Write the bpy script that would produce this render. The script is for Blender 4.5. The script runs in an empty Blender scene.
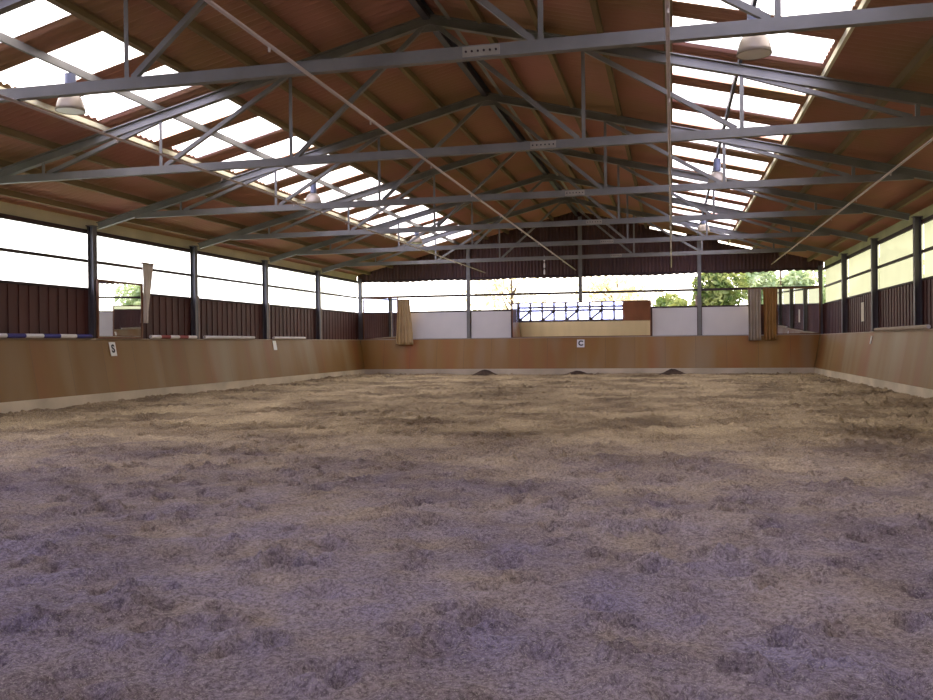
import bpy, math, random
import numpy as np
from mathutils import Vector, Matrix
R = math.radians
random.seed(7)
S = bpy.context.scene
col = S.collection

# ------------------------------------------------------------------ camera
cam = bpy.data.cameras.new('camera'); co = bpy.data.objects.new('camera', cam); col.objects.link(co)
cam.sensor_width = 36.0; cam.lens = 36.0 * 863 / 933; cam.clip_end = 500
yaw, pitch, roll = R(13.43), R(-0.45), R(-0.62)
co.matrix_world = (Matrix.Translation((0, 0, 1.41)) @ Matrix.Rotation(yaw, 4, 'Z')
                   @ Matrix.Rotation(R(90) + pitch, 4, 'X') @ Matrix.Rotation(roll, 4, 'Z'))
S.camera = co

# ------------------------------------------------------------------ world and exposure
S.view_settings.view_transform = 'Standard'; S.view_settings.look = 'None'
S.view_settings.gamma = 1.0; S.view_settings.use_curve_mapping = False
S.view_settings.exposure = 1.25
SKY = 2.9
w = bpy.data.worlds.new('sky'); S.world = w; w.use_nodes = True
nt = w.node_tree; nt.nodes.clear()
out = nt.nodes.new('ShaderNodeOutputWorld'); bg = nt.nodes.new('ShaderNodeBackground')
tc = nt.nodes.new('ShaderNodeTexCoord'); sp = nt.nodes.new('ShaderNodeSeparateXYZ')
nt.links.new(tc.outputs['Generated'], sp.inputs[0])
# overcast white sky that opens to clear blue behind the hall's open front (towards -Y)
mr = nt.nodes.new('ShaderNodeMapRange'); mr.inputs['From Min'].default_value = -0.15; mr.inputs['From Max'].default_value = -0.75
nt.links.new(sp.outputs['Y'], mr.inputs['Value'])
mx = nt.nodes.new('ShaderNodeMix'); mx.data_type = 'RGBA'
mx.inputs['A'].default_value = (1.0, 0.93, 0.83, 1); mx.inputs['B'].default_value = (0.74, 0.76, 1.25, 1)
nt.links.new(mr.outputs['Result'], mx.inputs['Factor'])
nt.links.new(mx.outputs['Result'], bg.inputs['Color']); bg.inputs['Strength'].default_value = SKY
nt.links.new(bg.outputs[0], out.inputs['Surface'])
w.cycles.sampling_method = 'MANUAL'; w.cycles.sample_map_resolution = 512

# main measures
CX = -4.06; XL = CX - 10.0; XR = CX + 10.0; YE = 37.6; YF = -4.7
BAY = 4.7; KT = 1.60; SILL = 2.86; MID = 3.56; TOP = 4.26
def roofz(o, lift=0.0): return 7.16 - 0.25 * abs(o) + lift

def portal(name, loc, rot, sx, sy):
    l = bpy.data.lights.new(name, 'AREA'); l.shape = 'RECTANGLE'; l.size = sx; l.size_y = sy
    l.cycles.is_portal = True
    o = bpy.data.objects.new(name, l); col.objects.link(o); o.location = loc; o.rotation_euler = rot
    return o
YM = (YE + YF) / 2; LEN = YE - YF
tilt = math.atan(0.25)
portal('daylight_portal_roof_left', (-9.16, YM, roofz(5.1) + .25), (0, -tilt, 0), 2.7, LEN)
portal('daylight_portal_roof_right', (1.12, YM, roofz(5.18) + .25), (0, tilt, 0), 2.6, LEN)
portal('daylight_portal_left', (XL - .45, YM, 3.56), (0, R(-90), 0), 1.5, LEN)
portal('daylight_portal_right', (XR + .45, YM, 3.56), (0, R(90), 0), 1.5, LEN)
portal('daylight_portal_end', (CX, YE + .45, 3.56), (R(-90), 0, 0), 20, 1.5)
portal('daylight_portal_front', (CX, YF - .45, 2.6), (R(90), 0, 0), 20, 5.2)

# ------------------------------------------------------------------ materials
def newmat(name):
    m = bpy.data.materials.new(name); m.use_nodes = True
    n = m.node_tree.nodes; b = n['Principled BSDF']
    return m, m.node_tree, b
def s2l(c): return tuple((x/255/12.92 if x/255 <= .04045 else ((x/255+.055)/1.055)**2.4) for x in c)
def mat(name, rgb, rough=.7, metal=0.0, var=.18, scale=3.0, stretch=(1,1,1), bump=0.0, bscale=40, rgb2=None):
    """surface with noise variation between two tones"""
    m, t, b = newmat(name)
    c = s2l(rgb); c2 = s2l(rgb2) if rgb2 else tuple(x*(1-var) for x in c)
    g = t.nodes.new('ShaderNodeTexCoord'); mp = t.nodes.new('ShaderNodeMapping'); mp.inputs['Scale'].default_value = stretch
    t.links.new(g.outputs['Object'], mp.inputs[0])
    nz = t.nodes.new('ShaderNodeTexNoise'); nz.inputs['Scale'].default_value = scale; nz.inputs['Detail'].default_value = 5
    t.links.new(mp.outputs[0], nz.inputs['Vector'])
    cr = t.nodes.new('ShaderNodeValToRGB'); cr.color_ramp.elements[0].position = .35; cr.color_ramp.elements[1].position = .65
    cr.color_ramp.elements[0].color = (*c2, 1); cr.color_ramp.elements[1].color = (*c, 1)
    t.links.new(nz.outputs['Fac'], cr.inputs[0]); t.links.new(cr.outputs[0], b.inputs['Base Color'])
    b.inputs['Roughness'].default_value = rough; b.inputs['Metallic'].default_value = metal
    if bump:
        n2 = t.nodes.new('ShaderNodeTexNoise'); n2.inputs['Scale'].default_value = bscale
        t.links.new(mp.outputs[0], n2.inputs['Vector'])
        bp = t.nodes.new('ShaderNodeBump'); bp.inputs['Strength'].default_value = bump; bp.inputs['Distance'].default_value = .02
        t.links.new(n2.outputs['Fac'], bp.inputs['Height']); t.links.new(bp.outputs[0], b.inputs['Normal'])
    return m
M = {}
M['steel'] = mat('painted_steel', (124, 121, 112), .5, .0, .25, 2.0)
M['post'] = mat('post_steel', (98, 94, 96), .5, .0, .2, 2.0)
M['darksteel'] = mat('dark_steel', (72, 72, 80), .5, .1, .2, 2.0)
M['timber'] = mat('purlin_timber', (132, 112, 74), .85, 0, .3, 1.5, (1, .15, 1))
M['rail'] = mat('window_rail_timber', (58, 38, 36), .7)
M['cladding'] = mat('brown_board_cladding', (86, 46, 38), .6, 0, .35, 1.2, (1, 1, .3))
M['gable'] = mat('gable_sheet', (84, 55, 48), .65, 0, .25, .8)
M['roof'] = mat('corrugated_roof_sheet', (176, 124, 106), .8, 0, 0, .45, (1, 1, 1), rgb2=(158, 126, 90))
M['eave'] = mat('eave_board', (214, 206, 170), .8, 0, .15, 1.0)
M['eave_green'] = mat('eave_board_mossy', (200, 204, 150), .8, 0, .2, 1.0)
M['white'] = mat('white_wall_board', (222, 216, 206), .6, 0, .07, 1.2)
M['concrete'] = mat('concrete', (214, 198, 168), .9, 0, .3, .9, bump=.4)
M['frame'] = mat('mirror_frame_wood', (120, 78, 48), .6)
M['curtain_beige'] = mat('beige_cloth', (196, 168, 122), .9, 0, .15, 2)
M['curtain_grey'] = mat('grey_beige_cloth', (176, 160, 140), .9, 0, .15, 2)
M['curtain_tan'] = mat('tan_cloth', (172, 128, 74), .9, 0, .2, 2)
M['curtain_white'] = mat('white_cloth', (226, 216, 200), .9, 0, .1, 2)
M['ballast'] = mat('lamp_ballast_grey', (112, 116, 132), .4, .3)
M['shade'] = mat('lamp_shade_aluminium', (158, 144, 124), .4, .2)
M['lens'] = mat('lamp_lens_glass', (235, 232, 225), .2, 0, .05)
M['plate'] = mat('splice_plate_steel', (158, 150, 132), .6, 0, .15, 8)
M['pipe'] = mat('galvanised_pipe', (186, 168, 156), .45, .2, .1)
M['blue'] = mat('blue_paint', (48, 46, 120), .5)
M['whitepaint'] = mat('white_paint', (225, 222, 220), .5, 0, .08)
M['redpaint'] = mat('red_paint', (150, 62, 62), .5)
M['card'] = mat('white_card', (232, 230, 222), .5, 0, .05)
M['black'] = mat('black_ink', (22, 20, 20), .6)
M['dirt'] = mat('dark_dirt', (84, 66, 50), .95, 0, .4, 6, bump=.6, bscale=20)
M['grass'] = mat('grass_ground', (120, 132, 70), .95, 0, .3, .4)
M['bark'] = mat('tree_bark', (96, 80, 62), .95, 0, .3, 2)
M['render'] = mat('pale_render', (220, 214, 204), .9, 0, .05)

def leafmat(name, a, b2):
    m, t, b = newmat(name)
    oi = t.nodes.new('ShaderNodeTexCoord'); nz = t.nodes.new('ShaderNodeTexNoise'); nz.inputs['Scale'].default_value = 1.6
    t.links.new(oi.outputs['Object'], nz.inputs['Vector'])
    cr = t.nodes.new('ShaderNodeValToRGB'); cr.color_ramp.elements[0].position = .4; cr.color_ramp.elements[1].position = .6
    cr.color_ramp.elements[0].color = (*s2l(a), 1); cr.color_ramp.elements[1].color = (*s2l(b2), 1)
    t.links.new(nz.outputs['Fac'], cr.inputs[0]); t.links.new(cr.outputs[0], b.inputs['Base Color'])
    tr = t.nodes.new('ShaderNodeBsdfTranslucent'); t.links.new(cr.outputs[0], tr.inputs['Color'])
    mxs = t.nodes.new('ShaderNodeMixShader'); mxs.inputs[0].default_value = .5
    o = t.nodes['Material Output']
    t.links.new(b.outputs[0], mxs.inputs[1]); t.links.new(tr.outputs[0], mxs.inputs[2]); t.links.new(mxs.outputs[0], o.inputs['Surface'])
    b.inputs['Roughness'].default_value = .7
    return m
M['leaf_green'] = leafmat('green_leaves', (88, 108, 48), (150, 156, 88))
M['leaf_yellow'] = leafmat('yellow_leaves', (214, 198, 150), (236, 228, 200))
M['leaf_pale'] = leafmat('pale_leaves', (140, 158, 108), (186, 196, 150))

def translucent(name, rgb, clear):
    m = bpy.data.materials.new(name); m.use_nodes = True; t = m.node_tree; t.nodes.clear()
    o = t.nodes.new('ShaderNodeOutputMaterial'); tl = t.nodes.new('ShaderNodeBsdfTranslucent'); tp = t.nodes.new('ShaderNodeBsdfTransparent')
    g = t.nodes.new('ShaderNodeTexCoord'); mp = t.nodes.new('ShaderNodeMapping'); mp.inputs['Scale'].default_value = (1, 1, .4)
    nz = t.nodes.new('ShaderNodeTexNoise'); nz.inputs['Scale'].default_value = 1.3
    cr = t.nodes.new('ShaderNodeValToRGB'); c = s2l(rgb)
    cr.color_ramp.elements[0].color = (*[x*.82 for x in c], 1); cr.color_ramp.elements[1].color = (*c, 1)
    t.links.new(g.outputs['Object'], mp.inputs[0]); t.links.new(mp.outputs[0], nz.inputs['Vector']); t.links.new(nz.outputs['Fac'], cr.inputs[0])
    t.links.new(cr.outputs[0], tl.inputs['Color']); t.links.new(cr.outputs[0], tp.inputs['Color'])
    mxs = t.nodes.new('ShaderNodeMixShader'); mxs.inputs[0].default_value = clear
    t.links.new(tl.outputs[0], mxs.inputs[1]); t.links.new(tp.outputs[0], mxs.inputs[2]); t.links.new(mxs.outputs[0], o.inputs['Surface'])
    return m
M['pane_left'] = translucent('frosted_sheet_bluish', (238, 244, 250), .45)
M['pane_right'] = translucent('frosted_sheet_greenish', (152, 152, 126), .08)
M['skylight'] = translucent('clear_rooflight_sheet', (246, 246, 255), .55)

m, t, b = newmat('mirror_glass'); b.inputs['Metallic'].default_value = 1; b.inputs['Roughness'].default_value = .015
b.inputs['Base Color'].default_value = (.86, .88, .86, 1); M['mirror'] = m

# plywood kick boards: vertical grain, board to board tone steps, grey worn stains
def plywood(name, axis, gain=1.0):
    m, t, b = newmat(name); L = t.links.new
    g = t.nodes.new('ShaderNodeTexCoord'); s = t.nodes.new('ShaderNodeSeparateXYZ'); L(g.outputs['Object'], s.inputs[0])
    a = s.outputs['Y' if axis == 'Y' else 'X']
    mp = t.nodes.new('ShaderNodeMapping'); mp.inputs['Scale'].default_value = (.9, .9, .07); L(g.outputs['Object'], mp.inputs[0])
    n1 = t.nodes.new('ShaderNodeTexNoise'); n1.inputs['Scale'].default_value = .8; n1.inputs['Detail'].default_value = 3; L(mp.outputs[0], n1.inputs['Vector'])
    cr = t.nodes.new('ShaderNodeValToRGB'); e = cr.color_ramp.elements
    e[0].position = .32; e[0].color = (*s2l((136, 82, 34)), 1); e[1].position = .68; e[1].color = (*s2l((138, 108, 66)), 1)
    k = e.new(.5); k.color = (*s2l((132, 96, 40)), 1)
    L(n1.outputs['Fac'], cr.inputs[0])
    # board step
    dv = t.nodes.new('ShaderNodeMath'); dv.operation = 'DIVIDE'; L(a, dv.inputs[0]); dv.inputs[1].default_value = 1.25
    fl = t.nodes.new('ShaderNodeMath'); fl.operation = 'FLOOR'; L(dv.outputs[0], fl.inputs[0])
    wn = t.nodes.new('ShaderNodeTexWhiteNoise'); wn.noise_dimensions = '1D'; L(fl.outputs[0], wn.inputs['W'])
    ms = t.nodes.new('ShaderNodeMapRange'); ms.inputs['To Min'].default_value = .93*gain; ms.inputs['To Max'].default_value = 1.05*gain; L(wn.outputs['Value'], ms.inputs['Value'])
    m1 = t.nodes.new('ShaderNodeMix'); m1.data_type = 'RGBA'; m1.blend_type = 'MULTIPLY'; m1.inputs['Factor'].default_value = 1
    L(cr.outputs[0], m1.inputs['A']); L(ms.outputs[0], m1.inputs['B'])
    # grey stains: vertical bleached streaks
    mp2 = t.nodes.new('ShaderNodeMapping'); mp2.inputs['Scale'].default_value = (.5, .5, .05); mp2.inputs['Location'].default_value = (4.2, 9.1, 0); L(g.outputs['Object'], mp2.inputs[0])
    n2 = t.nodes.new('ShaderNodeTexNoise'); n2.inputs['Scale'].default_value = 1.1; n2.inputs['Detail'].default_value = 2; L(mp2.outputs[0], n2.inputs['Vector'])
    r2 = t.nodes.new('ShaderNodeMapRange'); r2.inputs['From Min'].default_value = .52; r2.inputs['From Max'].default_value = .70; r2.inputs['To Max'].default_value = .75
    L(n2.outputs['Fac'], r2.inputs['Value'])
    m2 = t.nodes.new('ShaderNodeMix'); m2.data_type = 'RGBA'; m2.inputs['B'].default_value = (*s2l((146, 130, 100)), 1)
    L(r2.outputs[0], m2.inputs['Factor']); L(m1.outputs['Result'], m2.inputs['A'])
    # seam lines between boards
    fr = t.nodes.new('ShaderNodeMath'); fr.operation = 'FRACT'; L(dv.outputs[0], fr.inputs[0])
    lt = t.nodes.new('ShaderNodeMath'); lt.operation = 'LESS_THAN'; L(fr.outputs[0], lt.inputs[0]); lt.inputs[1].default_value = .006
    m3 = t.nodes.new('ShaderNodeMix'); m3.data_type = 'RGBA'; m3.inputs['B'].default_value = (.10, .06, .03, 1)
    L(lt.outputs[0], m3.inputs['Factor']); L(m2.outputs['Result'], m3.inputs['A'])
    L(m3.outputs['Result'], b.inputs['Base Color']); b.inputs['Roughness'].default_value = .55
    return m
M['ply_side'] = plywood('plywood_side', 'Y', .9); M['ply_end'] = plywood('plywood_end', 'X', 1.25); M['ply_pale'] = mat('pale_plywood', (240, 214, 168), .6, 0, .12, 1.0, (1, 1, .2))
M['gallery_brown'] = mat('gallery_brown_board', (150, 92, 60), .7, 0, .2, 1.0)

# sand footing
m, t, b = newmat('riding_sand'); L = t.links.new
g = t.nodes.new('ShaderNodeTexCoord')
def noise(scale, detail, rough=.6):
    n = t.nodes.new('ShaderNodeTexNoise'); n.inputs['Scale'].default_value = scale; n.inputs['Detail'].default_value = detail
    n.inputs['Roughness'].default_value = rough; L(g.outputs['Object'], n.inputs['Vector']); return n
nb = noise(.55, 5); nf = noise(34, 8, .85); nff = noise(95, 4, .85)
cr = t.nodes.new('ShaderNodeValToRGB'); e = cr.color_ramp.elements
e[0].position = .36; e[0].color = (*s2l((112, 92, 66)), 1); e[1].position = .62; e[1].color = (*s2l((192, 170, 132)), 1)
L(nb.outputs['Fac'], cr.inputs[0])
c2 = t.nodes.new('ShaderNodeValToRGB'); e = c2.color_ramp.elements
e[0].position = .41; e[0].color = (.42, .40, .39, 1); e[1].position = .57; e[1].color = (1.22, 1.22, 1.22, 1)
L(nf.outputs['Fac'], c2.inputs[0])
mm = t.nodes.new('ShaderNodeMix'); mm.data_type = 'RGBA'; mm.blend_type = 'MULTIPLY'; mm.inputs['Factor'].default_value = 1
# grey-violet tint painted into the sand colour, rising towards the camera's end
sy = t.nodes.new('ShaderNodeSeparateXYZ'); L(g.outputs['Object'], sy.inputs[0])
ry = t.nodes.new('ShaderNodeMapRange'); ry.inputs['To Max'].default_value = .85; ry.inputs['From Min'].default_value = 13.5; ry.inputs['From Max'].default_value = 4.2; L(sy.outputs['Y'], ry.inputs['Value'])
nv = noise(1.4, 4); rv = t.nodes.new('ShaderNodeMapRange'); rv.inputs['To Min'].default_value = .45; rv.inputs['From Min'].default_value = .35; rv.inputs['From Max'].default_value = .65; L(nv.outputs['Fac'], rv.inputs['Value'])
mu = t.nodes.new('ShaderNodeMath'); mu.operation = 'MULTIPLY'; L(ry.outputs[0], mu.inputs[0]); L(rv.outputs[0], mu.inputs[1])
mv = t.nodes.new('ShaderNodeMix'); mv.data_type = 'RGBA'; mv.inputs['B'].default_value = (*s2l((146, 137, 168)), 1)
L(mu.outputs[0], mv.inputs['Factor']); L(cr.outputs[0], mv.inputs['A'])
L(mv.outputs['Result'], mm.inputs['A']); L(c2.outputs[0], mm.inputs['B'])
# pale chips and fibres mixed in the sand
c3 = t.nodes.new('ShaderNodeMapRange'); c3.inputs['From Min'].default_value = .565; c3.inputs['From Max'].default_value = .60; c3.inputs['To Max'].default_value = .55
L(nff.outputs['Fac'], c3.inputs['Value'])
m4 = t.nodes.new('ShaderNodeMix'); m4.data_type = 'RGBA'; m4.inputs['B'].default_value = (*s2l((226, 216, 204)), 1)
L(c3.outputs[0], m4.inputs['Factor']); L(mm.outputs['Result'], m4.inputs['A'])
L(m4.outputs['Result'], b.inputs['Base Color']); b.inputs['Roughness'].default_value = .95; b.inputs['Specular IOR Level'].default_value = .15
ad = nff
bp = t.nodes.new('ShaderNodeBump'); bp.inputs['Strength'].default_value = .7; bp.inputs['Distance'].default_value = .02
L(ad.outputs[0], bp.inputs['Height']); L(bp.outputs[0], b.inputs['Normal'])
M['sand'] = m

# ------------------------------------------------------------------ mesh helpers
class MB:
    def __init__(s): s.v = []; s.f = []; s.mi = []
    def add(s, vs, fs, mi=0):
        o = len(s.v); s.v += [tuple(v) for v in vs]; s.f += [tuple(i + o for i in f) for f in fs]; s.mi += [mi] * len(fs)
    def box(s, x0, x1, y0, y1, z0, z1, mi=0):
        s.add([(x0,y0,z0),(x1,y0,z0),(x1,y1,z0),(x0,y1,z0),(x0,y0,z1),(x1,y0,z1),(x1,y1,z1),(x0,y1,z1)],
              [(0,3,2,1),(4,5,6,7),(0,1,5,4),(1,2,6,5),(2,3,7,6),(3,0,4,7)], mi)
    def prof(s, a, b, prof, side, up, mi=0):
        """extrude a 2D profile (list of (side, up)) from a to b"""
        a, b = Vector(a), Vector(b); n = len(prof)
        vs = [a + side * p + up * q for p, q in prof] + [b + side * p + up * q for p, q in prof]
        fs = [(i, (i+1) % n, n + (i+1) % n, n + i) for i in range(n)] + [tuple(range(n-1, -1, -1)), tuple(range(n, 2*n))]
        s.add(vs, fs, mi)
    def beam(s, a, b, w, h, kind='box', mi=0, ref=(0, 1, 0)):
        a, b = Vector(a), Vector(b); d = (b - a).normalized()
        side = Vector(ref); side = (side - d * side.dot(d)).normalized(); up = side.cross(d)
        if up.z < 0: up = -up
        if kind == 'box': p = [(-w/2,-h/2),(w/2,-h/2),(w/2,h/2),(-w/2,h/2)]
        elif kind == 'I':
            tf, tw = h*.1, w*.14
            p = [(-w/2,-h/2),(w/2,-h/2),(w/2,-h/2+tf),(tw/2,-h/2+tf),(tw/2,h/2-tf),(w/2,h/2-tf),(w/2,h/2),(-w/2,h/2),(-w/2,h/2-tf),(-tw/2,h/2-tf),(-tw/2,-h/2+tf),(-w/2,-h/2+tf)]
        elif kind == 'L':
            tt = .12 * w
            p = [(-w/2,-h/2),(w/2,-h/2),(w/2,-h/2+tt),(-w/2+tt,-h/2+tt),(-w/2+tt,h/2),(-w/2,h/2)]
        s.prof(a, b, p, side, up, mi)
    def tube(s, a, b, r, n=10, mi=0, r2=None):
        a, b = Vector(a), Vector(b); d = (b - a).normalized(); r2 = r if r2 is None else r2
        q = Vector((0,0,1)) if abs(d.z) < .9 else Vector((1,0,0)); x = d.cross(q).normalized(); y = d.cross(x)
        vs = []
        for p, rr in ((a, r), (b, r2)):
            for i in range(n):
                an = 2*math.pi*i/n; vs.append(p + x*rr*math.cos(an) + y*rr*math.sin(an))
        s.add(vs, [(i, (i+1)%n, n+(i+1)%n, n+i) for i in range(n)] + [tuple(range(n-1,-1,-1)), tuple(range(n,2*n))], mi)
    def lathe(s, c, prof, n=24, mi=0):
        vs = []; c = Vector(c)
        for r, z in prof:
            for i in range(n):
                an = 2*math.pi*i/n; vs.append(c + Vector((r*math.cos(an), r*math.sin(an), z)))
        fs = [(k*n+i, k*n+(i+1)%n, (k+1)*n+(i+1)%n, (k+1)*n+i) for k in range(len(prof)-1) for i in range(n)]
        s.add(vs, fs, mi)
    def build(s, name, mats, parent=None, smooth=False):
        me = bpy.data.meshes.new(name); me.from_pydata(s.v, [], s.f)
        for mm in (mats if isinstance(mats, (list, tuple)) else [mats]): me.materials.append(mm)
        me.polygons.foreach_set('material_index', s.mi)
        if smooth: me.polygons.foreach_set('use_smooth', [True]*len(me.polygons))
        me.update(); o = bpy.data.objects.new(name, me); col.objects.link(o)
        if parent: o.parent = parent
        return o
def tag(o, label=None, cat=None, group=None, kind=None):
    if label: o['label'] = label
    if cat: o['category'] = cat
    if group: o['group'] = group
    if kind: o['kind'] = kind
    return o
def thing(name, label, cat, loc=(0,0,0), group=None, rz=0):
    o = bpy.data.objects.new(name, None); col.objects.link(o); o.location = loc; o.rotation_euler.z = rz
    o.empty_display_size = .2
    return tag(o, label, cat, group)
def struct(name, mb, mt, parent=None, smooth=False):
    o = mb.build(name, mt, parent, smooth)
    if not parent: o['kind'] = 'structure'
    return o
def copy_tree(o, parent=None, link=col):
    c = o.copy(); link.objects.link(c)
    if parent: c.parent = parent
    for ch in [x for x in bpy.data.objects if x.parent == o]: copy_tree(ch, c)
    return c
def bevel(o, wd=.006):
    md = o.modifiers.new('bevel', 'BEVEL'); md.width = wd; md.segments = 1; md.limit_method = 'ANGLE'; return o

# ------------------------------------------------------------------ floor: raked sand with hoof prints
rng = np.random.default_rng(11)
ys = [YF]; 
while ys[-1] < 2.2: ys.append(ys[-1] + .12)
while ys[-1] < YE + .05: ys.append(ys[-1] + min(.022 + .0042 * max(0, ys[-1] - 2.2), .12))
ys = np.array(ys); xs = np.arange(XL - .02, XR + .05, .05)
xs2 = np.concatenate([xs[xs < -6.5], np.arange(-6.5, 3.2, .03), xs[xs > 3.2]])
X, Y = np.meshgrid(xs2, ys)
def vnoise(X, Y, sc, seed, sx=1.0):
    r = np.random.default_rng(seed); G = r.random((256, 256))
    u = X/(sc*sx) + 100; v = Y/sc + 100
    i = np.floor(u).astype(int); j = np.floor(v).astype(int); fu = u - i; fv = v - j
    fu = fu*fu*(3-2*fu); fv = fv*fv*(3-2*fv)
    a = G[j % 256, i % 256]; b_ = G[j % 256, (i+1) % 256]; c_ = G[(j+1) % 256, i % 256]; d_ = G[(j+1) % 256, (i+1) % 256]
    return (a*(1-fu)+b_*fu)*(1-fv) + (c_*(1-fu)+d_*fu)*fv - .5
Z = (.055*vnoise(X, Y, 2.6, 1) + .045*vnoise(X, Y, 1.0, 2) + .04*vnoise(X, Y, .42, 3, 1.5) + .028*vnoise(X, Y, .2, 4, 1.3)
     + .022*vnoise(X, Y, .1, 5) + .018*vnoise(X, Y, .05, 6) + .012*vnoise(X, Y, .03, 12) - .03*np.abs(vnoise(X, Y, .3, 8, 1.4)) - .03*np.abs(vnoise(X, Y, .13, 9, 1.2)) + .02)
for k in range(9000):
    px = rng.uniform(XL + .3, XR - .3); py = rng.uniform(0.5, YE - .3)
    if k % 3 == 0: px = XL + abs(rng.normal(1.6, .8)) if k % 2 else XR - abs(rng.normal(1.6, .8))
    r = rng.uniform(.05, .11); d = rng.uniform(.04, .09); an = rng.uniform(0, 6.28)
    i0, i1 = np.searchsorted(xs2, [px - .4, px + .4]); j0, j1 = np.searchsorted(ys, [py - .4, py + .4])
    if i1 <= i0 or j1 <= j0: continue
    dx = X[j0:j1, i0:i1] - px; dy = Y[j0:j1, i0:i1] - py
    a = dx*math.cos(an) + dy*math.sin(an); c = (-dx*math.sin(an) + dy*math.cos(an))*1.25
    q = np.sqrt(a*a + c*c)/r
    Z[j0:j1, i0:i1] += -d*np.exp(-(q**4)) + .35*d*np.exp(-((q-1.5)**2)/.12)*(1 + .6*np.sign(a)*np.minimum(1, abs(a)/r))
# sand banked a little against the boards
edge = np.minimum(np.minimum(X - XL, XR - X), YE - Y)
Z += .05*np.exp(-np.maximum(edge - .3, 0)/.8) - .02
Z = np.clip(Z, -.19, .2)
nx, ny = len(xs2), len(ys)
verts = np.stack([X.ravel(), Y.ravel(), Z.ravel()], 1)
jj, ii = np.meshgrid(np.arange(ny-1), np.arange(nx-1), indexing='ij'); base = (jj*nx + ii).ravel()
faces = np.stack([base, base+1, base+1+nx, base+nx], 1)
me = bpy.data.meshes.new('floor'); me.vertices.add(len(verts)); me.vertices.foreach_set('co', verts.ravel())
me.loops.add(faces.size); me.loops.foreach_set('vertex_index', faces.ravel())
me.polygons.add(len(faces)); me.polygons.foreach_set('loop_start', np.arange(0, faces.size, 4))
me.update(calc_edges=True); me.polygons.foreach_set('use_smooth', np.ones(len(faces), bool))
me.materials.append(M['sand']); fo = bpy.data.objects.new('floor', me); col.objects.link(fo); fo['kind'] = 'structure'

# ground outside
mb = MB(); mb.box(-80, 70, -60, 110, -.6, -.25); struct('ground', mb, M['grass'])

# ------------------------------------------------------------------ roof sheets, corrugated down the slope
PITCH = .177; AMP = .028
def corr_strip(mb, o0, o1, y0, y1, side, lift=0.0):
    n = max(2, int((y1-y0)/PITCH*6)); yv = np.linspace(y0, y1, n+1)
    vs = []; 
    for y in yv:
        dz = AMP*math.sin(2*math.pi*y/PITCH)
        for o in (o0, o1): vs.append((CX + side*o, y, roofz(o) + dz + lift))
    fs = []
    for i in range(n):
        q = (2*i, 2*i+1, 2*i+3, 2*i+2); fs.append(q if side < 0 else q[::-1])
    mb.add(vs, fs)
bands = {-1: (4.0, 5.08, 6.2, 15.7 - 1.05), 1: (4.1, 5.12, 6.3, 15.7 - 1.05)}   # inner, middle, outer edge; a panel's start
PER, PL = 1.69, 1.05
mb = MB(); EO = 10.55
for sd in (-1, 1):
    a, mid, c, st = bands[sd]
    y0, y1 = YF - .4, YE + .5
    for (p, q, l) in ((0, 2.24, .0), (2.16, a, -.004)): corr_strip(mb, p, q, y0, y1, sd, l)
    for (p, q, l) in ((c, 8.44, .0), (8.36, EO, -.004)): corr_strip(mb, p, q, y0, y1, sd, l)
    k0 = math.ceil((YF + .3 - st)/PER); starts = []
    k = k0
    while st + k*PER + PL < YE - .3: starts.append(st + k*PER); k += 1
    bands[sd] = (a, mid, c, st, starts)
    prev = y0
    for s_ in starts + [y1 + 99]:
        e_ = min(s_, y1); corr_strip(mb, a - .03, c + .03, prev, e_, sd, .002); prev = s_ + PL
struct('ceiling', mb, M['roof'])

# flat closing strips under the corrugated ends at the upper skylight edges
for sd in (-1, 1):
    a = bands[sd][0]; mb = MB()
    pts = [(CX + sd*(a - .11), roofz(a - .11) - .036), (CX + sd*(a + .004), roofz(a + .004) - .036), (CX + sd*(a + .004), roofz(a + .004) - .032), (CX + sd*(a - .11), roofz(a - .11) - .032)]
    mb.add([(x, y, z) for y in (YF, YE + .1) for x, z in pts], [(0,1,2,3), (7,6,5,4), (0,4,5,1), (1,5,6,2), (2,6,7,3), (3,7,4,0)])
    struct('trim_%d' % (6 if sd < 0 else 7), mb, M['roof'])

for sd in (-1, 1):
    a, mid, c, st, starts = bands[sd]
    for (p, q, row) in ((a, mid, 'upper'), (mid, c, 'lower')):
        lab = f"bright translucent rooflight sheet in the {row} row of the {'left' if sd < 0 else 'right'} skylight band"
        grp = f"{row} row rooflights, {'left' if sd < 0 else 'right'} band"
        src = None
        for s_ in starts:
            if src is None:
                m_ = MB(); n = 40; vs = []
                cc = (p+q)/2
                for i in range(n+1):
                    y = -PL/2 + PL*i/n; dz = AMP*math.sin(2*math.pi*i/n*6)*.6
                    for o in (p, q): vs.append((sd*(o-cc), y, -.25*(o-cc) + dz))
                m_.add(vs, [(2*i, 2*i+1, 2*i+3, 2*i+2) for i in range(n)])
                src = m_.build('rooflight_panel', M['skylight'], None, True); o_ = src
            else:
                o_ = src.copy(); col.objects.link(o_)
            tag(o_, lab, 'skylight', grp)
            o_.location = (CX + sd*cc, s_ + PL/2, roofz(cc) + .012)

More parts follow.
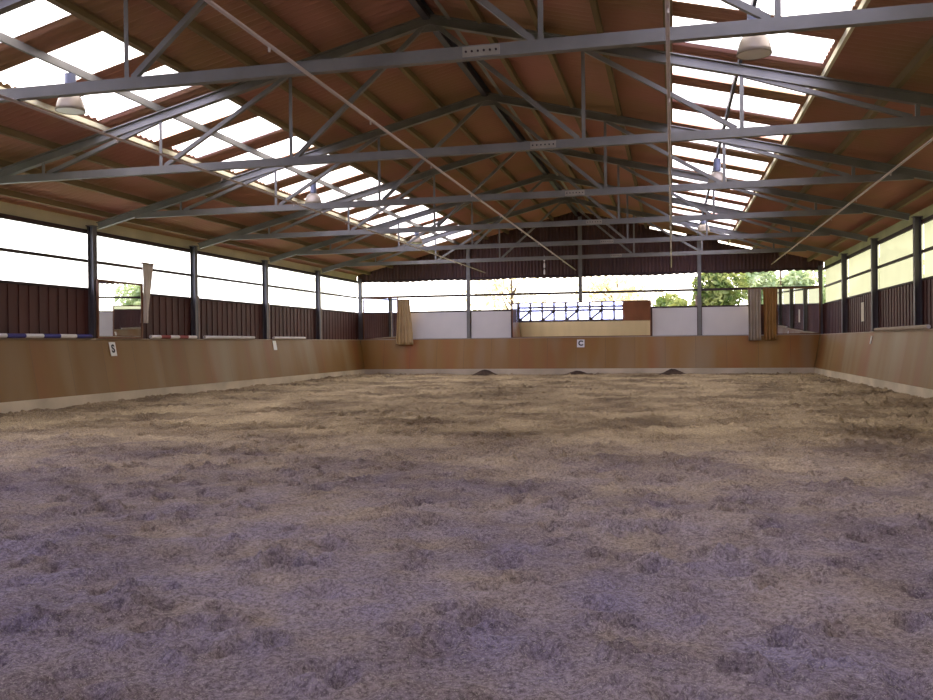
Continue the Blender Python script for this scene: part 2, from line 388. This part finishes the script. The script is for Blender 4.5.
# ------------------------------------------------------------------ purlins
PUR = {-1: [1.0, 2.0, 3.0, 3.95, 5.08, 6.25, 7.3, 8.4, 9.5], 1: [1.0, 2.0, 3.0, 4.03, 5.12, 6.36, 7.36, 8.4, 9.5]}
names_ord = ['first', 'second', 'third', 'fourth', 'fifth', 'sixth', 'seventh', 'eighth', 'ninth']
for sd in (-1, 1):
    for i, o in enumerate(PUR[sd]):
        zt = roofz(o) - (.054 if i == 3 else .05)
        mb = MB(); x = 0
        thin = i == 4
        wd, hh = (.05, .12) if thin else ((.12, .09) if i == 3 else (.05, .09) if i == 5 else (.085, .13))
        mb.beam((0, YF, -hh/2), (0, YE + .2, -hh/2), wd, hh, ref=(1, 0, 0))
        o_ = mb.build('purlin', M['darksteel'] if (thin and sd > 0) else (M['steel'] if thin else (M['eave'] if i == 5 else M['timber'])))
        o_.location = (CX + sd*o, 0, zt)
        S_ = 'left' if sd < 0 else 'right'
        what = ('%s steel purlin down' % ('dark' if sd > 0 else 'light grey') + ' the middle of the %s skylight band' % S_) if thin else \
               ('long timber purlin under the %s roof slope, %s from the ridge' % (S_, names_ord[i]))
        if i == 3: what = 'long purlin along the upper edge of the %s skylight band' % S_
        if i == 5: what = 'long timber purlin along the lower edge of the %s skylight band' % S_
        tag(o_, what, 'beam', 'roof purlins')
mb = MB(); mb.beam((CX + .06, YF, 6.99), (CX + .06, YE + .2, 6.99), .12, .2, 'I', ref=(1,0,0))
tag(mb.build('ridge_beam', M['darksteel']), 'dark steel beam running along under the roof ridge', 'beam')
mb = MB(); mb.beam((CX + .46, YF, 6.88), (CX + .46, YE + .2, 6.88), .07, .07, 'L', ref=(1,0,0))
tag(mb.build('ridge_angle', M['steel']), 'thin grey steel angle running beside the ridge beam', 'beam')

# ------------------------------------------------------------------ trusses
APEX = 6.88; EAVE = 4.42; BC = 4.64
AX = .12                                   # the apex sits a touch right of the walls' middle
def topz(x):
    h = 9.85 + (AX if x < AX else -AX)
    return APEX - (APEX - EAVE) * abs(x - AX) / h
NODES = {-1: (-2.43, -5.0, -7.5), 1: (2.69, 5.14, 7.64)}
def make_truss():
    root = thing('roof_truss', 'x', 'roof truss', (0, 0, 0), 'steel roof trusses')
    for sd in (-1, 1):
        mb = MB(); mb.beam((AX, 0, topz(AX)), (sd*9.82, 0, topz(sd*9.82)), .12, .17, 'I'); mb.build('top_chord', M['steel'], root)
    mb = MB(); xe = 8.75; mb.beam((-xe, 0, BC), (xe, 0, BC), .10, .14); mb.build('bottom_chord', M['steel'], root)
    for sd in (-1, 1):
        n_ = NODES[sd]
        for o in n_:
            mb = MB(); mb.beam((o, 0, BC + .07), (o, 0, topz(o) - .07), .06, .06, 'L'); mb.build('vertical', M['steel'], root)
        for a, c in ((AX + sd*.1, n_[0]), (n_[0], n_[1]), (n_[1], n_[2])):
            mb = MB(); mb.beam((a, 0, topz(a) - .07), (c - sd*.08, 0, BC + .07), .07, .07, 'L'); mb.build('diagonal', M['steel'], root)
    mb = MB(); mb.box(1.82, 2.24, -.062, -.05, BC - .055, BC + .055)
    mb.build('splice_plate', M['plate'], root)
    mb = MB()
    for i in range(6): mb.tube((1.86 + i*.068, -.072, BC), (1.86 + i*.068, -.062, BC), .013, 8)
    mb.build('bolts', M['rail'], root)
    mb = MB(); mb.box(AX - .16, AX + .16, -.012, .012, APEX - .2, APEX - .02); mb.build('apex_plate', M['steel'], root)
    return root
tlabels = {4.7: 'steel roof truss closest to the camera, mostly above the frame', 9.4: 'steel roof truss whose lower chord crosses the very top of the picture',
           14.1: 'steel roof truss with its apex near the top edge of the picture', 18.8: 'steel roof truss directly behind the one with the highest visible apex',
           23.5: 'steel roof truss in the middle of the hall, third visible apex', 28.2: 'steel roof truss second from the end wall',
           32.9: 'steel roof truss closest to the brown end gable'}
tr0 = make_truss()
for i, (y, lab) in enumerate(tlabels.items()):
    o_ = tr0 if i == 0 else copy_tree(tr0)
    o_.location = (CX, y, 0); o_['label'] = lab
    if i == 1:                              # this truss lacks the middle brace on its left half
        for ch in [c for c in bpy.data.objects if c.parent == o_ and c.name.startswith('diagonal')]:
            if -6 < min(v.co.x for v in ch.data.vertices) < -4: bpy.data.objects.remove(ch)

# ------------------------------------------------------------------ posts
postY = [YF + BAY*k for k in range(10)]          # -4.7 ... 37.6
def make_post(h=4.42, w=.16):
    mb = MB(); d = w; tf = .016
    mb.box(-d/2, -d/2+tf, -w/2, w/2, 0, h); mb.box(d/2-tf, d/2, -w/2, w/2, 0, h); mb.box(-d/2+tf, d/2-tf, -.006, .006, 0, h)
    return mb
# side posts: flange faces the arena
def side_posts():
    for sd, nm in ((-1, 'left'), (1, 'right')):
        for k, y in enumerate(postY[:-1]):
            r = thing('steel_post', 'x', 'post', (XL + .0 if sd < 0 else XR, y, 0), f'steel posts along the {nm} wall')
            q = make_post().build('shaft', M['post'], r)
            mb = MB(); mb.box(-.11, .11, -.1, .1, 4.42, 4.44); mb.build('head_plate', M['steel'], r)
            n = len(postY) - 1 - k
            extra = {8: 'first in from the end corner', 7: 'second in from the end corner', 6: 'third in from the end corner', 5: 'fourth in from the end corner'}
            if nm == 'left' and k == 5: extra = dict(extra); extra[5] = 'beside the wall mirror'
            if k in extra: r['label'] = f"dark grey steel post on the {nm} wall, {extra[k]}"
            else: r['label'] = f"dark grey steel post on the {nm} wall, outside the picture nearer the camera"
side_posts()
for i, (x, h) in enumerate(((XL + .05, 4.42), (-8.87, roofz(5.0) - .2), (-3.87, 6.85), (1.12, roofz(5.0) - .2), (XR - .05, 4.42))):
    z0 = 0
    if abs(x - CX) < .1: z0 = 0
    q = make_post(h, .15).build('steel_post', M['post'] if i in (0, 4) else M['steel'])
    q.rotation_euler.z = R(90); q.location = (x, YE + .045, z0)
    tag(q, ['corner steel post between left wall and end wall', 'grey steel post on the end wall between two white panels on the left',
            'grey steel post above the large end mirror', 'grey steel post on the end wall between white panels on the right',
            'corner steel post between end wall and right wall'][i], 'post', 'steel posts on the end wall')

# ------------------------------------------------------------------ side walls
def boards(mb, fixed, a0, a1, z0, z1, axis, inward, pitch=.16):
    """vertical board-on-board cladding; fixed = plane coordinate, a0..a1 the run"""
    n = int(round((a1-a0)/pitch)); pitch = (a1-a0)/n
    for i in range(n):
        s_, e_ = a0 + i*pitch, a0 + (i+1)*pitch - .012
        off = 0.0 if i % 2 else .022
        p, q = sorted((fixed + inward*off, fixed + inward*(off + .022)))
        if axis == 'Y': mb.box(p, q, s_ - (.015 if i % 2 == 0 else 0), e_ + (.02 if i % 2 == 0 else .012), z0, z1)
        else: mb.box(s_ - (.015 if i % 2 == 0 else 0), e_ + (.02 if i % 2 == 0 else .012), p, q, z0, z1)
winno = 1
for sd, nm in ((-1, 'left'), (1, 'right')):
    xw = (XL - .145) if sd < 0 else (XR + .145)          # wall plane just outside the posts
    inn = -sd
    mb = MB(); boards(mb, xw, YF, YE + .1, KT - .1, SILL, 'Y', inn)
    mb.box(min(xw, xw + sd*.06), max(xw, xw + sd*.06), YF, YE + .1, -.3, SILL - .01)
    struct('wall_' + nm, mb, M['cladding'])
    # rails
    mb = MB()
    for z, hh in ((SILL, .06), (MID, .07), (TOP + .03, .10)):
        mb.box(min(xw + inn*.0, xw + inn*.07), max(xw + inn*.0, xw + inn*.07), YF, YE + .1, z - hh/2, z + hh/2)
    struct('trim_%d' % (1 if sd < 0 else 2), mb, M['rail'])
    mb = MB(); mb.box(min(xw, xw + inn*.03), max(xw, xw + inn*.03), YF, YE + .1, TOP + .08, roofz(10.1) - .03)
    struct('trim_%d' % (3 if sd < 0 else 4), mb, M['eave'] if sd < 0 else M['eave_green'])
    # translucent sheets, two rows per bay
    for k in range(9):
        y0, y1 = postY[k] + .02, postY[k+1] - .02
        r = bpy.data.objects.new('window_%d' % winno, None); col.objects.link(r); r['kind'] = 'structure'; r.location = (xw, (y0+y1)/2, SILL); winno += 1
        for z0, z1 in ((SILL + .03, MID - .035), (MID + .035, TOP - .02)):
            m_ = MB(); m_.add([(0, y0-(y0+y1)/2, z0-SILL), (0, y1-(y0+y1)/2, z0-SILL), (0, y1-(y0+y1)/2, z1-SILL), (0, y0-(y0+y1)/2, z1-SILL)], [(0,1,2,3)])
            m_.build('pane', M['pane_left'] if sd < 0 else M['pane_right'], r)

# kick boards (inclined plywood on a concrete footing) -------------------
FL = .26   # how far the foot stands out
def kick_side(sd, nm):
    xt = XL + .09 if sd < 0 else XR - .09; xb = xt - sd*FL
    root = thing('kickboard', f'long inclined plywood kickboard running along the {nm} wall', 'kickboard', (xt, (YF+YE)/2, 0))
    yy0, yy1 = YF + .1 - (YF+YE)/2, YE - .12 - (YF+YE)/2
    def pt(z): return (-sd*FL)*(1 - (z-.2)/(KT-.2))
    z0, z1 = .27, KT
    mb = MB(); th = sd*.03
    mb.add([(pt(z0), yy0, z0), (pt(z0), yy1, z0), (pt(z1), yy1, z1), (pt(z1), yy0, z1), (pt(z0)+th, yy0, z0), (pt(z0)+th, yy1, z0), (pt(z1)+th, yy1, z1), (pt(z1)+th, yy0, z1)],
           [(0,1,2,3) if sd > 0 else (3,2,1,0), (4,5,6,7), (3,2,6,7), (0,1,5,4), (0,3,7,4), (1,2,6,5)])
    mb.build('plywood_face', M['ply_side'], root)
    mb = MB(); a, b_ = sorted((0 - sd*.02, sd*.005)); mb.box(a, b_, yy0, yy1, KT, KT + .03)
    for k in range(9):
        a, b_ = sorted((sd*.005, sd*.18)); ya = max(postY[k] + .09 - (YF+YE)/2, yy0); mb.box(a, b_, ya, min(postY[k+1] - .09 - (YF+YE)/2, yy1), KT, KT + .03)
    tag(mb.build('top_ledge', M['frame'] if 0 else M['curtain_grey'], root))
    mb = MB(); a, b_ = sorted((pt(.2) - sd*.01, pt(.2) + sd*.12)); mb.box(a, b_, yy0, yy1, -.2, .27); mb.build('concrete_foot', M['concrete'], root)
    return root
kick_side(-1, 'left'); kick_side(1, 'right')
root = thing('kickboard', 'long inclined plywood kickboard across the end wall', 'kickboard', (CX, YE - .09, 0))
def pt(z): return (-FL)*(1 - (z-.2)/(KT-.2))
z0, z1, h = .27, KT, 9.9
mb = MB(); mb.add([(-h+.27, pt(z0), z0), (h-.27, pt(z0), z0), (h, pt(z1), z1), (-h, pt(z1), z1), (-h+.27, pt(z0)+.03, z0), (h-.27, pt(z0)+.03, z0), (h, pt(z1)+.03, z1), (-h, pt(z1)+.03, z1)],
       [(0,1,2,3), (7,6,5,4), (3,2,6,7), (0,4,5,1), (0,3,7,4), (1,5,6,2)])
mb.build('plywood_face', M['ply_end'], root)
mb = MB(); mb.box(-h, h, -.02, .14, KT, KT + .03); mb.build('top_ledge', M['curtain_grey'], root)
mb = MB(); mb.box(-h+.2, h-.2, pt(.2)-.01, pt(.2)+.12, -.2, .27); mb.build('concrete_foot', M['concrete'], root)

# ------------------------------------------------------------------ end wall
yw = YE + .17
mb = MB()
boards(mb, yw, XL - .1, -11.3, KT - .1, SILL, 'X', -1); boards(mb, yw, 3.0, XR + .1, KT - .1, SILL, 'X', -1)
mb.box(XL - .1, XR + .1, yw, yw + .06, -.3, SILL - .01)
# corrugated gable sheet with wavy lower edge
n = 1130; vs = []
for i in range(n+1):
    x = XL - .1 + 20.2*i/n; ph = 2*math.pi*x/.15
    yy = yw - .02 + .022*math.sin(ph)
    zt = roofz(x - CX) - .03
    if 1.9 < x < 3.35 or -.9 < x < .6: zt -= .11
    zb = TOP - .02 + .018*math.sin(ph*.5) + .02*math.sin(x*1.7)
    vs += [(x, yy, zb), (x, yy, zt)]
mb2 = MB(); mb2.add(vs, [(2*i, 2*i+2, 2*i+3, 2*i+1) for i in range(n)])
struct('wall_end', mb, M['cladding'])
struct('wall_gable', mb2, M['gable'])
mb = MB()
for z, hh in ((SILL, .06), (MID, .10), (TOP + .06, .08)): mb.box(XL, XR, yw - .06, yw, z - hh/2, z + hh/2)
struct('trim_5', mb, M['rail'])

def panel(x0, x1, lab):
    mb = MB(); mb.box(-(x1-x0)/2, (x1-x0)/2, -.012, .012, 0, SILL - .04 - KT - .04)
    o_ = bevel(mb.build('wall_panel', M['white'])); o_.location = ((x0+x1)/2, yw - .07, KT + .035); tag(o_, lab, 'wall panel', 'white wall panels on the end wall')
panel(-11.6, -8.97, 'white wall panel right of the beige curtain on the end wall')
panel(-8.77, -6.96, 'white wall panel directly left of the large end mirror')
panel(-.83, 1.02, 'white wall panel directly right of the large end mirror')
panel(1.22, 3.3, 'white wall panel left of the grey and tan curtains on the end wall')

def mirror(name_label, w, h, loc, rz, tilt, rails=0):
    r = thing('mirror', name_label, 'mirror', loc, None, rz); r.rotation_euler = (0, 0, rz)
    # local: faces -Y
    q = Matrix.Rotation(tilt, 4, 'X')
    def bx(*a):
        m_ = MB(); m_.box(*a); m_.v = [tuple(q @ Vector(v)) for v in m_.v]; return m_
    bx(-w/2, w/2, -.012, 0, 0.03, h).build('mirror_glass', M['mirror'], r)
    fr = MB(); t_ = .05
    for a in ((-w/2 - t_, -w/2, -.03, .02, 0, h + t_), (w/2, w/2 + t_, -.03, .02, 0, h + t_), (-w/2, w/2, -.03, .02, h, h + t_), (-w/2, w/2, -.03, .02, -.01, .03)):
        m_ = bx(*a); fr.add(m_.v, m_.f)
    fr.build('frame', M['frame'], r)
    bx(-w/2, w/2, .002, .018, 0.03, h).build('backing', M['rail'], r)
    return r
mirror('large wide wall mirror in the centre of the end wall', 5.92, 1.48, (-3.88, YE - .055, KT + .035), 0, R(1.15))
mirror('framed mirror in the left corner of the end wall', 1.6, 1.86, (-13.0, YE - .02, KT + .04), 0, R(.9))
mirror('framed mirror in the right corner of the end wall', 1.6, 1.86, (5.02, YE - .02, KT + .04), 0, R(1.1))
mirror('framed mirror on the left wall beside a steel post', 1.78, 1.42, (XL + .13, 19.7, KT + .035), R(90), R(.7))

def curtain(w, h, loc, rz, mt, lab, folds=4, depth=.07, taper=(1, 1), lean=0.0):
    nx_, nz_ = folds*10, 14; vs = []
    for back in (0, 1):
        for j in range(nz_ + 1):
            f = j/nz_; ww = w*(taper[0]*(1-f) + taper[1]*f)
            for i in range(nx_ + 1):
                u = i/nx_; x = (u - .5)*ww + lean*(1-f) + .01*math.sin(5*f + i)
                y = -depth*(.5 + .5*math.cos(2*math.pi*folds*u))*(.7 + .3*math.sin(3*f + u*4)) + back*.02
                y -= .03*math.sin(math.pi*u)
                vs.append((x, y, f*h))
    N = (nx_+1)*(nz_+1); fs = []
    for j in range(nz_):
        for i in range(nx_):
            a = j*(nx_+1)+i; b_ = a+1; c = a+nx_+2; d = a+nx_+1
            fs.append((a, b_, c, d)); fs.append((N+d, N+c, N+b_, N+a))
    for i in range(nx_):
        fs.append((i+1, i, N+i, N+i+1)); q_ = nz_*(nx_+1); fs.append((q_+i, q_+i+1, N+q_+i+1, N+q_+i))
    for j in range(nz_):
        a = j*(nx_+1); fs.append((a, a+nx_+1, N+a+nx_+1, N+a)); a += nx_; fs.append((a+nx_+1, a, N+a, N+a+nx_+1))
    r = thing('curtain', lab, 'curtain', loc, None, rz)
    m_ = MB(); m_.add(vs, fs); m_.build('cloth', mt, r, True)
    m_ = MB(); m_.box(-w*taper[1]/2 - .03, w*taper[1]/2 + .03, -.05, .05, h, h + .035); m_.build('heading_rail', M['frame'], r)
    return r
curtain(.82, 2.02, (-11.8, YE - .18, 1.37), 0, M['curtain_beige'], 'gathered beige curtain beside the left corner mirror on the end wall', 5, .14, (1.0, .66))
curtain(.5, 2.12, (3.3, YE - .18, 1.40), 0, M['curtain_grey'], 'gathered grey beige curtain left of the tan curtain on the end wall', 4, .12)
curtain(.5, 2.13, (3.9, YE - .18, 1.41), 0, M['curtain_tan'], 'gathered tan brown curtain beside the right corner mirror', 4, .12)
curtain(.46, 1.6, (XL + .16, 20.85, 2.05), R(90), M['curtain_white'], 'white curtain hanging at the right edge of the left wall mirror', 3, .06, (.35, 1.0), -.12)

# ------------------------------------------------------------------ front wall behind the camera (seen in the mirrors)
mb = MB(); mb.box(XL - .1, -1.2, YF - .16, YF - .1, -.3, KT + .1); mg = MB(); boards(mg, YF - .1, -4.4, -1.2, KT, 4.5, 'X', 1)
mb.box(-1.2, XR + .1, YF - .16, YF - .1, -.3, 4.5)
struct('wall_front', mb, M['cladding']); struct('wall_front_panel', mg, M['gallery_brown'])
mb = MB(); vs = []
for i in range(201):
    x = XL - .1 + 20.2*i/200; vs += [(x, YF - .12, 4.3), (x, YF - .12, roofz(x - CX) - .03)]
mb.add(vs, [(2*i, 2*i+1, 2*i+3, 2*i+2) for i in range(200)]); struct('wall_front_gable', mb, M['gable'])
root = thing('kickboard', 'plywood kickboard on the front wall, seen only in the end mirror', 'kickboard', ((XL-1.2)/2, YF + .0, 0))
hw = (-1.2 - XL)/2 - .1
mb = MB(); mb.box(-hw, hw, .02, .05, .27, KT); mb.build('plywood_face', M['ply_pale'], root)
mb = MB(); mb.box(-hw, hw, -.05, .07, -.2, .27); mb.build('concrete_foot', M['concrete'], root)
root = thing('gallery_frame', 'dark timber framework of the open gallery, seen in the large end mirror', 'frame', (0, YF - .06, KT + .1))
mb = MB(); xg = np.arange(XL + .1, -4.3, 1.1)
for x in xg: mb.box(x - .10, x + .10, -.05, .05, 0, 2.6)
mb.build('uprights', M['rail'], root)
for z in (.0, .95, 1.25, 2.3):
    mb = MB(); mb.box(XL, -4.4, -.04, .04, z - .10, z + .10); mb.build('rail', M['rail'], root)
for i in range(0, len(xg)-1, 2):
    mb = MB(); mb.beam((xg[i], 0, .04), (xg[i+1], 0, .92), .1, .2); mb.build('brace', M['rail'], root)

# ------------------------------------------------------------------ sprinkler pipes
for x, z, lab in ((CX, 4.535, 'thin irrigation pipe hung lengthwise down the middle of the hall'), (-.02, 4.535, 'thin irrigation pipe running lengthwise below the right skylight edge'),
                  (4.0, 4.535, 'thin irrigation pipe running lengthwise on the far right'), (-8.07, 4.535, 'thin irrigation pipe running lengthwise below the left skylight')):
    r = thing('irrigation_pipe', lab, 'pipe', (x, YM, z), 'irrigation pipes')
    mb = MB(); mb.tube((0, YF - YM + .1, 0), (0, YE - YM, 0), .022, 8); mb.build('pipe', M['pipe'], r, True)
    for k, y in enumerate(tlabels):
        mb = MB(); mb.box(-.012, .012, y - YM - .02, y - YM + .02, .018, .036); mb.build('hanger', M['steel'], r)
    for k in range(12):
        y = -1 + k*3.1
        mb = MB(); mb.tube((0, y - YM, -.02), (0, y - YM, -.07), .014, 8); mb.build('nozzle', M['pipe'], r)
# vertical conduit at the right skylight edge seen in the foreground
# ------------------------------------------------------------------ pendant lamps
def make_lamp():
    r = thing('pendant_lamp', 'x', 'lamp', (0, 0, 0), 'hanging high bay lamps')
    mb = MB(); mb.lathe((0,0,0), [(.0, .27), (.08, .27), (.11, .262), (.145, .235), (.175, .19), (.195, .13), (.21, .06), (.222, 0), (.212, 0), (.2, .06), (.17, .17), (.1, .24)], 28); mb.build('shade', M['shade'], r, True)
    mb = MB(); mb.lathe((0,0,0), [(0, .012), (.211, .012), (.211, .005), (0, .005)], 28); mb.build('lens', M['lens'], r)
    mb = MB(); mb.tube((0,0,.27), (0,0,.30), .06, 16); mb.tube((0,0,.30), (0,0,.58), .085, 20); mb.build('ballast_housing', M['ballast'], r, False)
    mb = MB(); mb.tube((0,0,.58), (0,0,.60), .03, 8)
    mb.build('hook', M['darksteel'], r)
    mb = MB(); mb.tube((0,0,.60), (0,0,.62), .02, 6); mb.build('hanging_rod', M['darksteel'], r)
    return r
lm = make_lamp()
lamps = [(-9.14, 11.75, 'foremost lamp under the left skylight, at the upper left of the picture'), (-9.14, 21.15, 'middle lamp under the left skylight'), (-9.14, 30.55, 'rear lamp under the left skylight, near the end gable'),
         (1.06, 11.75, 'foremost lamp under the right skylight, at the top of the picture'), (1.06, 21.15, 'middle lamp under the right skylight'), (1.06, 30.55, 'rear lamp under the right skylight, near the end gable')]
for i, (x, y, lab) in enumerate(lamps):
    o_ = lm if i == 0 else copy_tree(lm)
    o_['label'] = 'grey bell-shaped hanging ' + lab; zt = roofz(x - CX) - .162
    o_.location = (x, y, zt - .62)
# ------------------------------------------------------------------ jumping poles on the ledges
def pole(x, y0, y1, z, cols, lab, seg):
    r = thing('jumping_pole', lab, 'pole', (x, (y0+y1)/2, z), 'striped jumping poles')
    L_ = y1 - y0; n = int(round(L_/seg)); mb = MB()
    for i in range(n):
        a = -L_/2 + L_*i/n; b_ = -L_/2 + L_*(i+1)/n
        mb.tube((0, a, 0), (0, b_, 0), .05, 14, mi=i % len(cols))
    mb.build('shaft', [M[c] for c in cols], r, False)
    mb = MB(); mb.tube((0, L_/2, 0), (0, L_/2 + .008, 0), .046, 14); mb.tube((0, -L_/2 - .008, 0), (0, -L_/2, 0), .046, 14); mb.build('end_caps', M['whitepaint'], r)
xp = XL + .15
pole(xp, 14.6, 18.5, KT + .08, ['blue', 'whitepaint'], 'blue and white striped pole lying on the left ledge', .56)
pole(xp, 21.0, 23.3, KT + .08, ['whitepaint', 'redpaint'], 'red and white striped pole on the left ledge beyond the mirror', .5)
pole(xp, 23.8, 27.0, KT + .08, ['whitepaint'], 'plain white pole on the left ledge, nearer one', 3.2)
pole(xp, 28.5, 31.2, KT + .08, ['whitepaint'], 'plain white pole on the left ledge, farther one', 2.7)
pole(XR - .15, 22.0, 27.4, KT + .08, ['curtain_grey'], 'plain greyish pole lying on the right ledge', 5.4)

# ------------------------------------------------------------------ letter boards and notices
def textmesh(ch, size, mt, parent, loc):
    cu = bpy.data.curves.new('t', 'FONT'); cu.body = ch; cu.size = size; cu.extrude = .002; cu.align_x = 'CENTER'; cu.align_y = 'CENTER'; cu.offset = .012
    to = bpy.data.objects.new('t', cu); col.objects.link(to)
    bpy.context.view_layer.update(); me_ = bpy.data.meshes.new_from_object(to); bpy.data.objects.remove(to)
    me_.materials.append(mt); o_ = bpy.data.objects.new('letter', me_); col.objects.link(o_); o_.parent = parent
    o_.rotation_euler = (R(90), 0, 0); o_.location = loc
    return o_
def card(lab, w, h, loc, rz, tiltx, ch=None, sz=.3, zo=0):
    r = thing('letter_board', lab, 'sign', loc, 'arena letter boards'); r.rotation_euler = (tiltx, 0, rz)
    mb = MB(); mb.box(-w/2, w/2, -.012, 0, 0, h); mb.build('board', M['card'], r)
    if ch: textmesh(ch, sz, M['black'], r, (0, -.014, h/2 + zo))
lean = -math.atan(FL/(KT-.2))
def kx(z): return FL*(1 - (z-.2)/(KT-.2))
card('white board with a black letter on the left kickboard, below the mirror', .24, .36, (XL + .09 + kx(KT-.42) + .012, 19.35, KT - .42), R(90), lean, 'S', .28)
card('small blank white board on the left kickboard, farther back', .26, .34, (XL + .09 + kx(KT-.36) + .012, 28.6, KT - .36), R(90), lean)
card('white board with a black letter below the large end mirror', .32, .34, (-3.86, YE - .09 - kx(KT-.42) - .012, KT - .42), 0, lean, 'C', .3)
card('small blank white board on the right kickboard', .14, .24, (XR - .09 - kx(KT-.34) - .012, 28.0, KT - .34), R(-90), lean)
mb = MB(); mb.box(-.2, .2, -.012, 0, 0, .62); o_ = mb.build('notice', M['curtain_white'])
o_.location = (XR + .098, 30.35, 1.98); o_.rotation_euler.z = R(-90); tag(o_, 'pale upright notice on the brown boards of the right wall', 'sign')

# thin light conduits beside three posts of the left wall
for y, lab in ((postY[6], 'thin light conduit beside the left wall post beyond the mirror'), (postY[7], 'thin light conduit beside the left wall post, second from the corner'), (postY[8], 'thin light conduit beside the left wall post closest to the corner')):
    mb = MB(); mb.tube((0, 0, 0), (0, 0, 1.3), .022, 8); o_ = mb.build('conduit', M['pipe']); o_.location = (XL + .075, y + .12, KT + .03); tag(o_, lab, 'conduit', 'conduits on the left wall')
# hanging chain near the ridge
r = thing('hanging_chain', 'short white chain hanging below a roof truss near the middle', 'chain', (-4.75, 32.9, 3.9))
for i in range(3):
    mb = MB(); z = .1 + i*.25
    mb.lathe((0,0,z), [(0, 0), (.035, .04), (.03, .16), (.012, .22), (0, .24)], 10); mb.build('link', M['whitepaint'], r, True)

# little heaps of dark footing kicked against the end wall foot
for i, (x, lab) in enumerate(((-8.0, 'low dark dirt heap at the foot of the end wall, left'), (-4.0, 'low dark dirt heap at the foot of the end wall, middle'), (-.05, 'low dark dirt heap at the foot of the end wall, right'))):
    n = 26; vs = []; fs = []
    for j in range(9):
        for k in range(n):
            rr = j/8; an = 2*math.pi*k/n
            zz = (.2 if i != 1 else .15)*(1-rr*rr)**1.5*(1 + .3*math.sin(3*an + i)) + .03*random.random()
            vs.append((rr*.62*math.cos(an)*(1 + .15*math.sin(2*an+i)), rr*.3*math.sin(an), zz*(1 if j < 8 else 0) - .02))
    for j in range(8):
        for k in range(n): fs.append((j*n+k, (j+1)*n+k, (j+1)*n+(k+1) % n, j*n+(k+1) % n))
    m_ = MB(); m_.add(vs, fs); o_ = m_.build('dirt_heap', M['dirt'], None, True); o_.location = (x, YE - .72, .0); tag(o_, lab, 'dirt heap', 'dirt heaps along the end wall')

# ------------------------------------------------------------------ trees outside
def tree(x, y, h, rx, mt, lab, leaves=2600, seed=0, size=.16):
    rg = np.random.default_rng(seed)
    r = thing('tree', lab, 'tree', (x, y, -.3), 'trees behind the hall')
    mb = MB(); mb.tube((0,0,0), (.1, 0, h*.5), .16, 10, r2=.1); mb.tube((.1,0,h*.5), (.0, .1, h*.85), .1, 8, r2=.04)
    cl = []
    for k in range(9):
        an = rg.uniform(0, 6.28); a = rg.uniform(.3, .95); zz = rg.uniform(.3, .85)*h
        c = Vector((math.cos(an)*rx*a*.8, math.sin(an)*rx*a*.8, zz)); cl.append((c, rg.uniform(.5, .9)*rx*.62))
        mb.tube((.08, 0, max(.5, zz - .25*h)), c, .05, 6, r2=.015)
    mb.build('trunk', M['bark'], r)
    n = leaves; idx = rg.integers(0, 9, n); vs = np.zeros((n*4, 3))
    for i in range(n):
        c, rad = cl[idx[i]]; d = rg.normal(size=3); d /= np.linalg.norm(d); d *= rad*rg.uniform(.3, 1)**.5
        p = np.array(c) + d; u = rg.normal(size=3); u /= np.linalg.norm(u); v_ = np.cross(u, rg.normal(size=3)); v_ /= np.linalg.norm(v_)
        s_ = size*rg.uniform(.6, 1.3)
        vs[4*i] = p - u*s_; vs[4*i+1] = p + v_*s_*.45; vs[4*i+2] = p + u*s_; vs[4*i+3] = p - v_*s_*.45
    me_ = bpy.data.meshes.new('foliage'); me_.from_pydata(vs.tolist(), [], [(4*i, 4*i+1, 4*i+2, 4*i+3) for i in range(n)]); me_.materials.append(mt)
    f = bpy.data.objects.new('foliage', me_); col.objects.link(f); f.parent = r; f['kind'] = 'stuff'
TR = [(-21, 47, 7, 3.0, 'leaf_yellow', 'pale yellow tree behind the left end of the end windows', 900),
      (-9.8, 53, 8, 3.0, 'leaf_yellow', 'yellow autumn tree seen above the large end mirror, left', 700),
      (-3.2, 52, 7, 2.6, 'leaf_yellow', 'yellow autumn tree seen above the large end mirror, right', 600),
      (1.2, 47, 6, 2.2, 'leaf_green', 'green tree behind the end windows, left of the grey curtain', 2600),
      (6.0, 52, 7, 2.6, 'leaf_pale', 'pale green tree behind the end windows above the curtains', 3000),
      (10.9, 47, 7, 2.6, 'leaf_green', 'green tree behind the end windows at the right corner', 3200)]
for i, a in enumerate(TR): tree(a[0], a[1], a[2], a[3], M[a[4]], a[5], a[6]*2, i+3, .2)
